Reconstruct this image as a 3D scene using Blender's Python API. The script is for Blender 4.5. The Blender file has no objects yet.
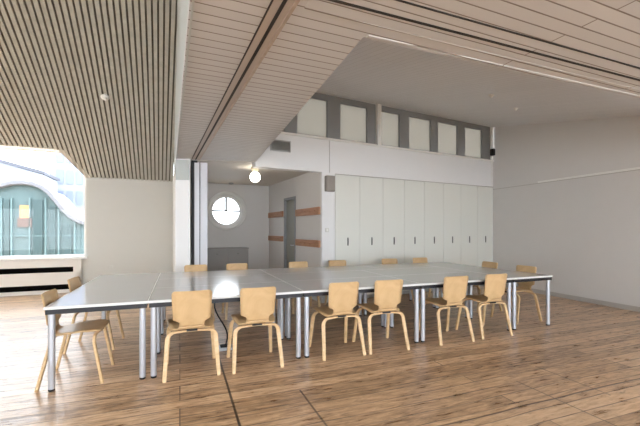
import bpy, math, random
from mathutils import Vector, Matrix
random.seed(7)
S = bpy.context.scene
COL = S.collection
rad = math.radians

# ------------------------------------------------------------------ camera
CAM_H = 1.40
F = 365.0
HY = 230.0
cd = bpy.data.cameras.new('camera'); cam = bpy.data.objects.new('camera', cd); COL.objects.link(cam)
cam.location = (0, 0, CAM_H); cam.rotation_euler = (rad(90), 0, 0)
cd.sensor_width = 36; cd.lens = F / 640 * 36; cd.shift_y = (HY - 213) / 640
cd.clip_start = 0.05; cd.clip_end = 400
S.camera = cam
S.view_settings.view_transform = 'Standard'
S.view_settings.look = 'None'
S.view_settings.gamma = 1
S.view_settings.use_curve_mapping = False
S.view_settings.exposure = 0.68

# ------------------------------------------------------------------ materials
def lin(c):
    c = c / 255
    return c / 12.92 if c <= .04045 else ((c + .055) / 1.055) ** 2.4
def rgb(r, g, b): return (lin(r), lin(g), lin(b), 1)

def mat(name, col, rough=.6, metal=0, spec=.5, vary=.03, vscale=6, bump=0, bscale=60):
    m = bpy.data.materials.new(name); m.use_nodes = True
    nt = m.node_tree; b = nt.nodes['Principled BSDF']
    b.inputs['Roughness'].default_value = rough; b.inputs['Metallic'].default_value = metal
    b.inputs['Specular IOR Level'].default_value = spec
    tc = nt.nodes.new('ShaderNodeTexCoord')
    n = nt.nodes.new('ShaderNodeTexNoise'); n.inputs['Scale'].default_value = vscale; n.inputs['Detail'].default_value = 4
    nt.links.new(tc.outputs['Object'], n.inputs['Vector'])
    mx = nt.nodes.new('ShaderNodeMix'); mx.data_type = 'RGBA'
    mx.inputs['A'].default_value = tuple(max(0, c * (1 - vary)) for c in col[:3]) + (1,)
    mx.inputs['B'].default_value = tuple(min(1, c * (1 + vary)) for c in col[:3]) + (1,)
    nt.links.new(n.outputs['Fac'], mx.inputs['Factor'])
    nt.links.new(mx.outputs['Result'], b.inputs['Base Color'])
    if bump:
        n2 = nt.nodes.new('ShaderNodeTexNoise'); n2.inputs['Scale'].default_value = bscale
        nt.links.new(tc.outputs['Object'], n2.inputs['Vector'])
        bp = nt.nodes.new('ShaderNodeBump'); bp.inputs['Strength'].default_value = bump; bp.inputs['Distance'].default_value = .01
        nt.links.new(n2.outputs['Fac'], bp.inputs['Height']); nt.links.new(bp.outputs['Normal'], b.inputs['Normal'])
    return m

def wood(name, c1, c2, rough=.4, scale=(3, 3, 30), spec=.4):
    m = bpy.data.materials.new(name); m.use_nodes = True
    nt = m.node_tree; b = nt.nodes['Principled BSDF']
    b.inputs['Roughness'].default_value = rough; b.inputs['Specular IOR Level'].default_value = spec
    tc = nt.nodes.new('ShaderNodeTexCoord'); mp = nt.nodes.new('ShaderNodeMapping'); mp.inputs['Scale'].default_value = scale
    n = nt.nodes.new('ShaderNodeTexNoise'); n.inputs['Scale'].default_value = 3; n.inputs['Detail'].default_value = 6; n.inputs['Distortion'].default_value = 1.2
    nt.links.new(tc.outputs['Object'], mp.inputs['Vector']); nt.links.new(mp.outputs['Vector'], n.inputs['Vector'])
    cr = nt.nodes.new('ShaderNodeValToRGB')
    cr.color_ramp.elements[0].position = .3; cr.color_ramp.elements[0].color = c1
    cr.color_ramp.elements[1].position = .7; cr.color_ramp.elements[1].color = c2
    nt.links.new(n.outputs['Fac'], cr.inputs['Fac']); nt.links.new(cr.outputs['Color'], b.inputs['Base Color'])
    return m

def glass(name, tint=(1, 1, 1, 1), refl=.06):
    m = bpy.data.materials.new(name); m.use_nodes = True
    nt = m.node_tree; nt.nodes.remove(nt.nodes['Principled BSDF']); out = nt.nodes['Material Output']
    t = nt.nodes.new('ShaderNodeBsdfTransparent'); t.inputs['Color'].default_value = tint
    g = nt.nodes.new('ShaderNodeBsdfGlossy'); g.inputs['Roughness'].default_value = .02
    mx = nt.nodes.new('ShaderNodeMixShader'); mx.inputs['Fac'].default_value = refl
    nt.links.new(t.outputs[0], mx.inputs[1]); nt.links.new(g.outputs[0], mx.inputs[2]); nt.links.new(mx.outputs[0], out.inputs['Surface'])
    return m

def frosted(name, col):
    m = bpy.data.materials.new(name); m.use_nodes = True
    nt = m.node_tree; nt.nodes.remove(nt.nodes['Principled BSDF']); out = nt.nodes['Material Output']
    t = nt.nodes.new('ShaderNodeBsdfTranslucent'); t.inputs['Color'].default_value = col
    d = nt.nodes.new('ShaderNodeBsdfDiffuse'); d.inputs['Color'].default_value = col
    mx = nt.nodes.new('ShaderNodeMixShader'); mx.inputs['Fac'].default_value = .35
    nt.links.new(t.outputs[0], mx.inputs[1]); nt.links.new(d.outputs[0], mx.inputs[2]); nt.links.new(mx.outputs[0], out.inputs['Surface'])
    return m

def emit(name, col, strength):
    m = bpy.data.materials.new(name); m.use_nodes = True
    b = m.node_tree.nodes['Principled BSDF']
    b.inputs['Base Color'].default_value = col
    b.inputs['Emission Color'].default_value = col; b.inputs['Emission Strength'].default_value = strength
    return m

def boards(name, col, groove, az, pitch, gw, rough=.6, vary=.06, groove_fac=1.0):
    """flat boards laid along the plan direction az (degrees from +Y towards +X)"""
    m = bpy.data.materials.new(name); m.use_nodes = True
    nt = m.node_tree; b = nt.nodes['Principled BSDF']; L = nt.links.new
    b.inputs['Roughness'].default_value = rough; b.inputs['Specular IOR Level'].default_value = .3
    tc = nt.nodes.new('ShaderNodeTexCoord')
    mp = nt.nodes.new('ShaderNodeMapping'); mp.inputs['Rotation'].default_value = (0, 0, -rad(90 - az))
    L(tc.outputs['Object'], mp.inputs['Vector'])
    br = nt.nodes.new('ShaderNodeTexBrick')
    br.inputs['Scale'].default_value = 1; br.inputs['Brick Width'].default_value = 3.6; br.inputs['Row Height'].default_value = pitch
    br.inputs['Mortar Size'].default_value = gw / 2; br.inputs['Mortar Smooth'].default_value = .3; br.inputs['Bias'].default_value = 0
    br.offset = .37
    br.inputs['Color1'].default_value = tuple(c * (1 - vary) for c in col[:3]) + (1,)
    br.inputs['Color2'].default_value = tuple(min(1, c * (1 + vary)) for c in col[:3]) + (1,)
    br.inputs['Mortar'].default_value = groove
    L(mp.outputs['Vector'], br.inputs['Vector'])
    L(br.outputs['Color'], b.inputs['Base Color'])
    bp = nt.nodes.new('ShaderNodeBump'); bp.inputs['Strength'].default_value = .4; bp.inputs['Distance'].default_value = .004; bp.invert = True
    L(br.outputs['Fac'], bp.inputs['Height']); L(bp.outputs['Normal'], b.inputs['Normal'])
    return m

TAZ = 69.0
def floor_mat():
    m = bpy.data.materials.new('old_floorboards'); m.use_nodes = True
    nt = m.node_tree; b = nt.nodes['Principled BSDF']; L = nt.links.new; N = nt.nodes.new
    tc = N('ShaderNodeTexCoord')
    mp = N('ShaderNodeMapping'); mp.inputs['Rotation'].default_value = (0, 0, -rad(90 - TAZ))
    L(tc.outputs['Object'], mp.inputs['Vector'])
    # wobble so that the boards are not perfectly straight
    wn = N('ShaderNodeTexNoise'); wn.inputs['Scale'].default_value = .9; wn.inputs['Detail'].default_value = 2
    L(mp.outputs['Vector'], wn.inputs['Vector'])
    ws = N('ShaderNodeVectorMath'); ws.operation = 'SUBTRACT'; ws.inputs[1].default_value = (.5, .5, .5); L(wn.outputs['Color'], ws.inputs[0])
    wm = N('ShaderNodeVectorMath'); wm.operation = 'MULTIPLY'; wm.inputs[1].default_value = (.0, .06, 0); L(ws.outputs[0], wm.inputs[0])
    wa = N('ShaderNodeVectorMath'); wa.operation = 'ADD'; L(mp.outputs['Vector'], wa.inputs[0]); L(wm.outputs[0], wa.inputs[1])
    br = N('ShaderNodeTexBrick')
    br.inputs['Scale'].default_value = 1; br.inputs['Brick Width'].default_value = 4.3; br.inputs['Row Height'].default_value = .146
    br.inputs['Mortar Size'].default_value = .007; br.inputs['Mortar Smooth'].default_value = .6
    br.offset = .41; br.offset_frequency = 3
    br.inputs['Color1'].default_value = (0, 0, 0, 1); br.inputs['Color2'].default_value = (1, 1, 1, 1); br.inputs['Mortar'].default_value = (.5, .5, .5, 1)
    L(wa.outputs[0], br.inputs['Vector'])
    # grain along the board
    gm = N('ShaderNodeMapping'); gm.inputs['Scale'].default_value = (2.4, 14, 1); L(wa.outputs[0], gm.inputs['Vector'])
    gn = N('ShaderNodeTexNoise'); gn.inputs['Scale'].default_value = 2.0; gn.inputs['Detail'].default_value = 8; gn.inputs['Roughness'].default_value = .65; gn.inputs['Distortion'].default_value = .6
    L(gm.outputs['Vector'], gn.inputs['Vector'])
    base = N('ShaderNodeValToRGB')
    e = base.color_ramp.elements
    e[0].position = .28; e[0].color = FLOOR_COLS[0]; e[1].position = .72; e[1].color = FLOOR_COLS[2]
    e2 = base.color_ramp.elements.new(.5); e2.color = FLOOR_COLS[1]
    mixf = N('ShaderNodeMath'); mixf.operation = 'MULTIPLY_ADD'; mixf.inputs[1].default_value = .22; 
    L(br.outputs['Color'], mixf.inputs[0])
    sub = N('ShaderNodeMath'); sub.operation = 'SUBTRACT'; sub.inputs[1].default_value = .11; L(gn.outputs['Fac'], sub.inputs[0])
    L(sub.outputs[0], mixf.inputs[2])
    L(mixf.outputs[0], base.inputs['Fac'])
    # dark knots and worn dents, stretched along the boards
    km = N('ShaderNodeMapping'); km.inputs['Scale'].default_value = (3.6, 12, 1); L(wa.outputs[0], km.inputs['Vector'])
    kn = N('ShaderNodeTexNoise'); kn.inputs['Scale'].default_value = 1.6; kn.inputs['Detail'].default_value = 5; kn.inputs['Roughness'].default_value = .7
    L(km.outputs['Vector'], kn.inputs['Vector'])
    kr = N('ShaderNodeValToRGB'); kr.color_ramp.elements[0].position = .56; kr.color_ramp.elements[0].color = (0, 0, 0, 1); kr.color_ramp.elements[1].position = .70; kr.color_ramp.elements[1].color = (1, 1, 1, 1)
    L(kn.outputs['Fac'], kr.inputs['Fac'])
    kmul = N('ShaderNodeMath'); kmul.operation = 'MULTIPLY'; kmul.inputs[1].default_value = .55; L(kr.outputs['Color'], kmul.inputs[0])
    mk = N('ShaderNodeMix'); mk.data_type = 'RGBA'; mk.inputs['B'].default_value = rgb(62, 44, 34)
    L(base.outputs['Color'], mk.inputs['A']); L(kmul.outputs[0], mk.inputs['Factor'])
    # large worn patches
    pn = N('ShaderNodeTexNoise'); pn.inputs['Scale'].default_value = .8; pn.inputs['Detail'].default_value = 3; L(mp.outputs['Vector'], pn.inputs['Vector'])
    pr = N('ShaderNodeMapRange'); pr.inputs[1].default_value = .35; pr.inputs[2].default_value = .7; pr.inputs[3].default_value = 0; pr.inputs[4].default_value = .25
    L(pn.outputs['Fac'], pr.inputs[0])
    mpch = N('ShaderNodeMix'); mpch.data_type = 'RGBA'; mpch.inputs['B'].default_value = rgb(165, 142, 118)
    L(mk.outputs['Result'], mpch.inputs['A']); L(pr.outputs[0], mpch.inputs['Factor'])
    # seams: gaps between boards, mask broken up by noise
    sn = N('ShaderNodeTexNoise'); sn.inputs['Scale'].default_value = 2.2; sn.inputs['Detail'].default_value = 3; L(mp.outputs['Vector'], sn.inputs['Vector'])
    sr = N('ShaderNodeMapRange'); sr.inputs[1].default_value = .38; sr.inputs[2].default_value = .62; sr.inputs[3].default_value = .45; sr.inputs[4].default_value = .9
    L(sn.outputs['Fac'], sr.inputs[0])
    smul = N('ShaderNodeMath'); smul.operation = 'MULTIPLY'; L(br.outputs['Fac'], smul.inputs[0]); L(sr.outputs[0], smul.inputs[1])
    # a few wide old cracks: along the boards (v) and across (u), in metres of the board frame
    sx = N('ShaderNodeSeparateXYZ'); L(wa.outputs[0], sx.inputs[0])
    acc = smul.outputs[0]
    def crack(axis, at, w, lo, hi, strength):
        nonlocal acc
        other = 'Y' if axis == 'X' else 'X'
        d = N('ShaderNodeMath'); d.operation = 'SUBTRACT'; d.inputs[1].default_value = at; L(sx.outputs[axis], d.inputs[0])
        a = N('ShaderNodeMath'); a.operation = 'ABSOLUTE'; L(d.outputs[0], a.inputs[0])
        r = N('ShaderNodeMapRange'); r.inputs[1].default_value = w * .5; r.inputs[2].default_value = w; r.inputs[3].default_value = strength; r.inputs[4].default_value = 0
        L(a.outputs[0], r.inputs[0])
        g1 = N('ShaderNodeMath'); g1.operation = 'GREATER_THAN'; g1.inputs[1].default_value = lo; L(sx.outputs[other], g1.inputs[0])
        g2 = N('ShaderNodeMath'); g2.operation = 'LESS_THAN'; g2.inputs[1].default_value = hi; L(sx.outputs[other], g2.inputs[0])
        q = N('ShaderNodeMath'); q.operation = 'MULTIPLY'; L(g1.outputs[0], q.inputs[0]); L(g2.outputs[0], q.inputs[1])
        q2 = N('ShaderNodeMath'); q2.operation = 'MULTIPLY'; L(q.outputs[0], q2.inputs[0]); L(r.outputs[0], q2.inputs[1])
        x = N('ShaderNodeMath'); x.operation = 'MAXIMUM'; L(acc, x.inputs[0]); L(q2.outputs[0], x.inputs[1]); acc = x.outputs[0]
    for c in CRACKS: crack(*c)
    ms = N('ShaderNodeMix'); ms.data_type = 'RGBA'; ms.inputs['B'].default_value = rgb(52, 38, 30)
    L(mpch.outputs['Result'], ms.inputs['A']); L(acc, ms.inputs['Factor'])
    L(ms.outputs['Result'], b.inputs['Base Color'])
    rr = N('ShaderNodeMapRange'); rr.inputs[3].default_value = .20; rr.inputs[4].default_value = .40; L(gn.outputs['Fac'], rr.inputs[0])
    L(rr.outputs[0], b.inputs['Roughness'])
    b.inputs['Specular IOR Level'].default_value = .6
    bsum = N('ShaderNodeMath'); bsum.operation = 'MULTIPLY_ADD'; bsum.inputs[1].default_value = -1.2; L(acc, bsum.inputs[0]); L(kn.outputs['Fac'], bsum.inputs[2])
    bp = N('ShaderNodeBump'); bp.inputs['Strength'].default_value = .25; bp.inputs['Distance'].default_value = .012
    L(bsum.outputs[0], bp.inputs['Height']); L(bp.outputs['Normal'], b.inputs['Normal'])
    return m

FLOOR_COLS = [rgb(122, 92, 65), rgb(194, 158, 122), rgb(228, 196, 160)]
CRACKS = [('X', .40, .013, 1.2, 4.4, .95), ('X', .98, .011, 1.2, 3.05, .75), ('Y', 2.13, .012, 1.4, 7, .8),
          ('X', 2.91, .009, 1.2, 2.5, .7), ('X', 3.41, .009, 2.0, 2.7, .7), ('Y', 1.2, .008, -3, 3, .6), ('Y', 2.83, .007, -4, 5, .6), ('Y', 3.34, .006, -4, 1.2, .6)]

M = {}
M['wall'] = mat('white_painted_wall', rgb(222, 219, 213), .75, spec=.25, vary=.015, bump=.05)
M['wall_cool'] = mat('white_painted_boards', rgb(226, 226, 226), .6, spec=.3, vary=.01)
M['wall_grey'] = mat('pale_grey_wall', rgb(210, 207, 204), .75, spec=.25, vary=.015, bump=.05)
M['trim'] = mat('white_gloss_trim', rgb(230, 229, 225), .4, vary=.01)
M['fascia'] = mat('pale_green_grey_fascia', rgb(180, 184, 180), .6)
M['knee'] = mat('knee_wall_paint', rgb(206, 205, 199), .75, spec=.25, vary=.015, bump=.05)
M['skirt'] = mat('grey_skirting', rgb(176, 170, 164), .5, vary=.02)
M['floor'] = floor_mat()
M['slat'] = wood('grey_limed_slat', rgb(174, 173, 164), rgb(188, 187, 178), .6, (2, 2, 2))
M['slat_back'] = mat('dark_felt_behind_slats', rgb(100, 96, 87), .9)
M['soffit'] = boards('limed_ceiling_boards', rgb(192, 190, 188), rgb(128, 118, 110), 66.9, .092, .011, .55, .03)
M['high_ceiling'] = boards('grey_ceiling_boards', rgb(210, 208, 207), rgb(184, 180, 176), -27.9, .09, .006, .6, .02)
M['nook_ceiling'] = mat('nook_ceiling_paint', rgb(205, 199, 190), .7, vary=.02)
M['track'] = mat('bronzed_track_metal', rgb(172, 160, 149), .5)
M['track_dark'] = mat('dark_track_groove', rgb(38, 32, 28), .7)
M['track_edge'] = wood('track_edge_timber', rgb(160, 144, 130), rgb(180, 164, 150), .5)
M['cupboard'] = mat('white_lacquer', rgb(222, 223, 216), .16, spec=.5, vary=.006, vscale=2)
M['carcass'] = mat('cupboard_carcass', rgb(170, 170, 165), .6)
M['handle'] = mat('dull_steel', rgb(120, 122, 118), .35, .8)
M['dark'] = mat('black_rubber', rgb(22, 22, 24), .6)
M['black_frame'] = mat('black_steel_frame', rgb(34, 34, 38), .4, .3)
M['tabletop'] = mat('light_grey_laminate', rgb(196, 196, 196), .13, spec=.5, vary=.01)
M['table_edge'] = mat('table_edging_highlight', rgb(216, 216, 215), .3)  # kept paler than the top; edge highlight put into its colour
M['silver'] = mat('silver_lacquered_steel', rgb(190, 194, 202), .32, .55, vary=.02)
M['birch'] = wood('birch_plywood', rgb(192, 158, 114), rgb(210, 178, 134), .38, (1.6, 1.6, 1.6))
M['birch_edge'] = wood('birch_lamination', rgb(200, 166, 122), rgb(218, 188, 146), .4, (1.5, 1.5, 8))
M['window_grey'] = mat('grey_window_frame', rgb(138, 140, 141), .5)
M['frosted'] = frosted('frosted_glass', rgb(160, 156, 149))
M['glass'] = glass('clear_window_glass', refl=.012)
M['convector'] = mat('white_convector_panel', rgb(228, 224, 218), .45, vary=.01)
M['slot'] = mat('black_air_slot', rgb(6, 5, 5), .95, spec=.1)
M['coat_board'] = wood('oiled_pine_board', rgb(160, 116, 88), rgb(182, 138, 108), .45, (2, 2, 20))
M['grey_door'] = mat('grey_door_paint', rgb(140, 140, 132), .5)
M['grey_cab'] = mat('grey_cabinet_paint', rgb(150, 148, 146), .5)
M['speaker_grey'] = mat('grey_speaker_cloth', rgb(150, 143, 136), .8, bump=.3, bscale=300)
M['vent'] = mat('grey_vent_metal', rgb(168, 168, 166), .5, .2)
M['globe'] = emit('opal_lamp_globe', (1, .93, .8, 1), 9)
M['brass'] = mat('lamp_cap_cream', rgb(214, 204, 176), .4)
M['leaf_panel'] = mat('folding_leaf_paint', rgb(205, 206, 212), .4, vary=.01)
M['plate'] = mat('socket_plastic', rgb(206, 206, 200), .4)
M['copper_green'] = mat('weathered_green_glazing', rgb(70, 92, 95), .5, vary=.15, vscale=1.4)
M['green_dark'] = mat('green_panel_dark', rgb(48, 70, 73), .5, vary=.1, vscale=1.2)
M['green_mull'] = mat('green_mullion', rgb(82, 106, 109), .5)
M['parapet'] = mat('lead_parapet', rgb(100, 102, 108), .6, vary=.08)
M['tan_pane'] = mat('tan_lit_window', rgb(176, 126, 84), .7)  # lit window, its warm light put into the colour
M['brown_pane'] = mat('brown_panel', rgb(88, 72, 66), .7)
M['pale_tower'] = mat('pale_render', rgb(120, 124, 134), .8)
M['pale_glass'] = mat('pale_tower_window', rgb(96, 104, 122), .4)
M['pale_roof'] = mat('grey_roof_edge', rgb(66, 68, 76), .7)
M['cable'] = mat('black_cable', rgb(20, 20, 22), .5)

# ------------------------------------------------------------------ mesh builder
class MB:
    def __init__(s): s.v = []; s.f = []; s.smooth = set()
    def add(s, vs, fs, smooth=False):
        o = len(s.v); s.v += [tuple(p) for p in vs]
        for f in fs:
            if smooth: s.smooth.add(len(s.f))
            s.f.append(tuple(i + o for i in f))
    def box(s, x0, x1, y0, y1, z0, z1):
        s.add([(x0, y0, z0), (x1, y0, z0), (x1, y1, z0), (x0, y1, z0), (x0, y0, z1), (x1, y0, z1), (x1, y1, z1), (x0, y1, z1)],
              [(0, 3, 2, 1), (4, 5, 6, 7), (0, 1, 5, 4), (1, 2, 6, 5), (2, 3, 7, 6), (3, 0, 4, 7)])
    def cbox(s, x0, x1, y0, y1, z0, z1, c=.004):
        """box with chamfered vertical and top/bottom edges"""
        def ring(ins, z): 
            a, b, d, e = x0 + ins, x1 - ins, y0 + ins, y1 - ins
            return [(a + c, d, z), (b - c, d, z), (b, d + c, z), (b, e - c, z), (b - c, e, z), (a + c, e, z), (a, e - c, z), (a, d + c, z)]
        vs = ring(c, z0) + ring(0, z0 + c) + ring(0, z1 - c) + ring(c, z1)
        fs = [tuple(range(7, -1, -1)), tuple(range(24, 32))]
        for k in range(3):
            for i in range(8):
                j = (i + 1) % 8
                fs.append((k * 8 + i, k * 8 + j, k * 8 + 8 + j, k * 8 + 8 + i))
        s.add(vs, fs)
    def prism(s, poly, z0, z1):
        n = len(poly)
        g = (lambda z, i: z[i] if isinstance(z, (list, tuple)) else z)
        vs = [(p[0], p[1], g(z0, i)) for i, p in enumerate(poly)] + [(p[0], p[1], g(z1, i)) for i, p in enumerate(poly)]
        fs = [tuple(range(n - 1, -1, -1)), tuple(range(n, 2 * n))] + [(i, (i + 1) % n, n + (i + 1) % n, n + i) for i in range(n)]
        s.add(vs, fs)
    def extrude(s, poly3, off):
        n = len(poly3); off = Vector(off)
        vs = [tuple(Vector(p)) for p in poly3] + [tuple(Vector(p) + off) for p in poly3]
        fs = [tuple(range(n - 1, -1, -1)), tuple(range(n, 2 * n))] + [(i, (i + 1) % n, n + (i + 1) % n, n + i) for i in range(n)]
        s.add(vs, fs)
    def tube(s, path, r, n=10, caps=True, smooth=True, up=None, r2=None):
        """r: radius or list; r2: second half axis (flat oval section)"""
        P = [Vector(p) for p in path]; rings = []
        prev = None
        for i, p in enumerate(P):
            t = (P[min(i + 1, len(P) - 1)] - P[max(i - 1, 0)]).normalized()
            if up is not None: a = Vector(up)
            elif prev is not None: a = prev
            else: a = Vector((0, 0, 1)) if abs(t.z) < .9 else Vector((1, 0, 0))
            a = (a - t * a.dot(t)).normalized(); b = t.cross(a); prev = a
            ra = r[i] if isinstance(r, (list, tuple)) else r
            rb = (r2[i] if isinstance(r2, (list, tuple)) else r2) if r2 is not None else ra
            rings.append([p + a * (ra * math.cos(2 * math.pi * k / n)) + b * (rb * math.sin(2 * math.pi * k / n)) for k in range(n)])
        vs = [q for R in rings for q in R]; fs = []
        for i in range(len(P) - 1):
            for k in range(n):
                k2 = (k + 1) % n
                fs.append((i * n + k, i * n + k2, (i + 1) * n + k2, (i + 1) * n + k))
        s.add(vs, fs, smooth)
        if caps:
            s.add(rings[0], [tuple(range(n - 1, -1, -1))]); s.add(rings[-1], [tuple(range(n))])
    def rectbar(s, path, wa, wb, up, c=.28):
        """rounded-rectangle bar; wa half size along `up`-orthogonalised axis, wb half size across"""
        P = [Vector(p) for p in path]; rings = []
        prof = [(1, -1 + c), (1, 1 - c), (1 - c, 1), (-1 + c, 1), (-1, 1 - c), (-1, -1 + c), (-1 + c, -1), (1 - c, -1)]
        for i, p in enumerate(P):
            t = (P[min(i + 1, len(P) - 1)] - P[max(i - 1, 0)]).normalized()
            a = Vector(up); a = (a - t * a.dot(t)).normalized(); b = t.cross(a)
            A = wa[i] if isinstance(wa, (list, tuple)) else wa
            B = wb[i] if isinstance(wb, (list, tuple)) else wb
            rings.append([p + a * A * x + b * B * y for x, y in prof])
        n = 8; vs = [q for R in rings for q in R]
        fs = [(i * n + k, i * n + (k + 1) % n, (i + 1) * n + (k + 1) % n, (i + 1) * n + k) for i in range(len(P) - 1) for k in range(n)]
        fs += [tuple(range(n - 1, -1, -1)), tuple((len(P) - 1) * n + k for k in range(n))]
        s.add(vs, fs)
    def lathe(s, prof, n=24, c=(0, 0, 0)):
        vs = []; fs = []
        for r, z in prof:
            for k in range(n):
                a = 2 * math.pi * k / n; vs.append((c[0] + r * math.cos(a), c[1] + r * math.sin(a), c[2] + z))
        for i in range(len(prof) - 1):
            for k in range(n):
                k2 = (k + 1) % n; fs.append((i * n + k, i * n + k2, (i + 1) * n + k2, (i + 1) * n + k))
        s.add(vs, fs, True)
        s.add(vs[:n], [tuple(range(n - 1, -1, -1))]); s.add(vs[-n:], [tuple(range(n))])
    def build(s, name, m, parent=None, mats=None):
        me = bpy.data.meshes.new(name); me.from_pydata(s.v, [], s.f)
        me.materials.append(m)
        for i in s.smooth: me.polygons[i].use_smooth = True
        me.validate(); me.update()
        import bmesh
        bm = bmesh.new(); bm.from_mesh(me); bmesh.ops.recalc_face_normals(bm, faces=bm.faces); bm.to_mesh(me); bm.free()
        o = bpy.data.objects.new(name, me); COL.objects.link(o)
        if parent is not None: o.parent = parent
        return o

def tag(o, label=None, cat=None, group=None, kind=None):
    if label: o['label'] = label
    if cat: o['category'] = cat
    if group: o['group'] = group
    if kind: o['kind'] = kind
    return o
def thing(name, label, cat, loc=(0, 0, 0), rz=0, group=None):
    o = bpy.data.objects.new(name, None); COL.objects.link(o); o.empty_display_size = .1
    o.location = loc; o.rotation_euler = (0, 0, rz)
    return tag(o, label, cat, group)
def struct(name, mb, m, parent=None, label=None):
    o = mb.build(name, m, parent)
    if parent is None: o['kind'] = 'structure'
    if label: o['label'] = label
    return o
KIDS = {}
def copy_tree(o, parent=None):
    c = o.copy(); COL.objects.link(c)
    if parent is not None: c.parent = parent
    for ch in [x for x in ALL() if x.parent == o]: copy_tree(ch, c)
    return c
def ALL(): return list(COL.objects)

# ------------------------------------------------------------------ plan geometry
def az(a): return Vector((math.sin(rad(a)), math.cos(rad(a)), 0))
U, V = az(66.3), az(-23.7)             # the attic hall: along the knee wall / towards it
TU, TV = az(TAZ), az(TAZ - 90)         # the conference table
B = az(62.1)                           # along the clerestory wall, rightwards
Bn = az(62.1 - 90)                     # into / through that wall, away from the room
CORNER = Vector((4.41, 9.30, 0))
R = az(-18.88)                         # along the right-hand wall, away from the viewer
Rn = az(-18.88 + 90)
def RM(s, d, z): p = U * s + V * (9.817 - d); return Vector((p.x, p.y, z))    # s along the knee wall, d into the hall
def T(u, v, z=0): p = TU * u + TV * v; return Vector((p.x, p.y, z))
def BW(t, m, z): p = CORNER - B * t + Bn * m; return Vector((p.x, p.y, z))    # t leftwards from the corner, m behind the wall face
def xy(p): return (p.x, p.y)
SLOPE = .4817; KNEE = 2.6; SOF = 2.6
def slope_z(d): return KNEE + SLOPE * d

# ------------------------------------------------------------------ floor
mb = MB(); mb.prism([(-14, -7), (12, -7), (12, 13), (-14, 13)], -.12, 0); struct('floor', mb, M['floor'])

# ------------------------------------------------------------------ slatted attic slope
D_TOP = 6.6
S_L, S_R = -9.0, .30
ADDED_REAR = [(-8.6, -5.6), (-5.2, -2.2), (-1.8, 1.2), (1.6, 4.6), (5.0, 8.0)]; ADDED_ROOFL = (-8.0, -2.4, 7.0, 8.6)
OP_D, OP_A, OP_B, OP_L = .90, -1.906, -1.546, -6.6
def start_d(s):
    if s < OP_L or s > OP_B: return 0.0
    if s < OP_A: return OP_D
    return (OP_B - s) / (OP_B - OP_A) * OP_D
nrm = Vector((0, 0, 1))
sl_dir = (RM(0, 1, slope_z(1)) - RM(0, 0, slope_z(0))).normalized()
sl_n = U.cross(sl_dir).normalized()
if sl_n.z < 0: sl_n = -sl_n
mb = MB(); pitch, sw, th = .081, .053, .020
n = int((S_R - S_L) / pitch)
for i in range(n):
    a = S_R - .012 - i * pitch - sw; b = a + sw
    da, db = start_d(a), start_d(b)
    if a < OP_L < b: continue
    q = [RM(a, da, slope_z(da)), RM(b, db, slope_z(db)), RM(b, D_TOP, slope_z(D_TOP)), RM(a, D_TOP, slope_z(D_TOP))]
    mb.extrude(q, sl_n * th)
struct('ceiling', mb, M['slat'])
mb = MB()
o1, o2 = sl_n * (th + .004), sl_n * .10
def slab(pts):
    q = [RM(s, d, slope_z(d)) + o1 for s, d in pts]; mb.extrude(q, o2)
slab([(OP_B, 0), (S_R, 0), (S_R, D_TOP), (OP_B, D_TOP)])
slab([(OP_A, OP_D), (OP_B, 0), (OP_B, D_TOP), (OP_A, D_TOP)])
slab([(OP_L, OP_D), (OP_A, OP_D), (OP_A, D_TOP), (OP_L, D_TOP)])
slab([(S_L, 0), (OP_L, 0), (OP_L, D_TOP), (S_L, D_TOP)])
struct('ceiling', mb, M['slat_back'])

# knee wall, dormer
mb = MB()
def wallseg(mb, s0, s1, z0, z1, d0=0, d1=-.18): mb.prism([xy(RM(s0, d0, 0)), xy(RM(s1, d0, 0)), xy(RM(s1, d1, 0)), xy(RM(s0, d1, 0))], z0, z1)
wallseg(mb, OP_B, S_R + .3, 0, KNEE + .02)
wallseg(mb, OP_L, OP_B, 0, .74)
wallseg(mb, S_L, OP_L, 0, KNEE + .02)
struct('wall_far', mb, M['knee'])
TOPZ = slope_z(D_TOP); D_R = 11.9
mb = MB(); mb.prism([xy(RM(S_L, -.2, 0)), xy(RM(S_L, D_R, 0)), xy(RM(S_L, D_R, 0) - U * .2), xy(RM(S_L, -.2, 0) - U * .2)], 0, TOPZ + .1); struct('wall_left', mb, M['wall'])
# flat collar ceiling beyond the slope, with an added, unseen roof light for brightness
mb = MB()
def flat(mb, s0, s1, d0, d1): mb.prism([xy(RM(s0, d0, 0)), xy(RM(s1, d0, 0)), xy(RM(s1, d1, 0)), xy(RM(s0, d1, 0))], TOPZ, TOPZ + .12)
flat(mb, S_L, .45, D_TOP, ADDED_ROOFL[2]); flat(mb, S_L, .45, ADDED_ROOFL[3], D_R + .2); flat(mb, S_L, ADDED_ROOFL[0], ADDED_ROOFL[2], ADDED_ROOFL[3]); flat(mb, ADDED_ROOFL[1], .45, ADDED_ROOFL[2], ADDED_ROOFL[3])
struct('ceiling', mb, M['wall'])
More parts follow.
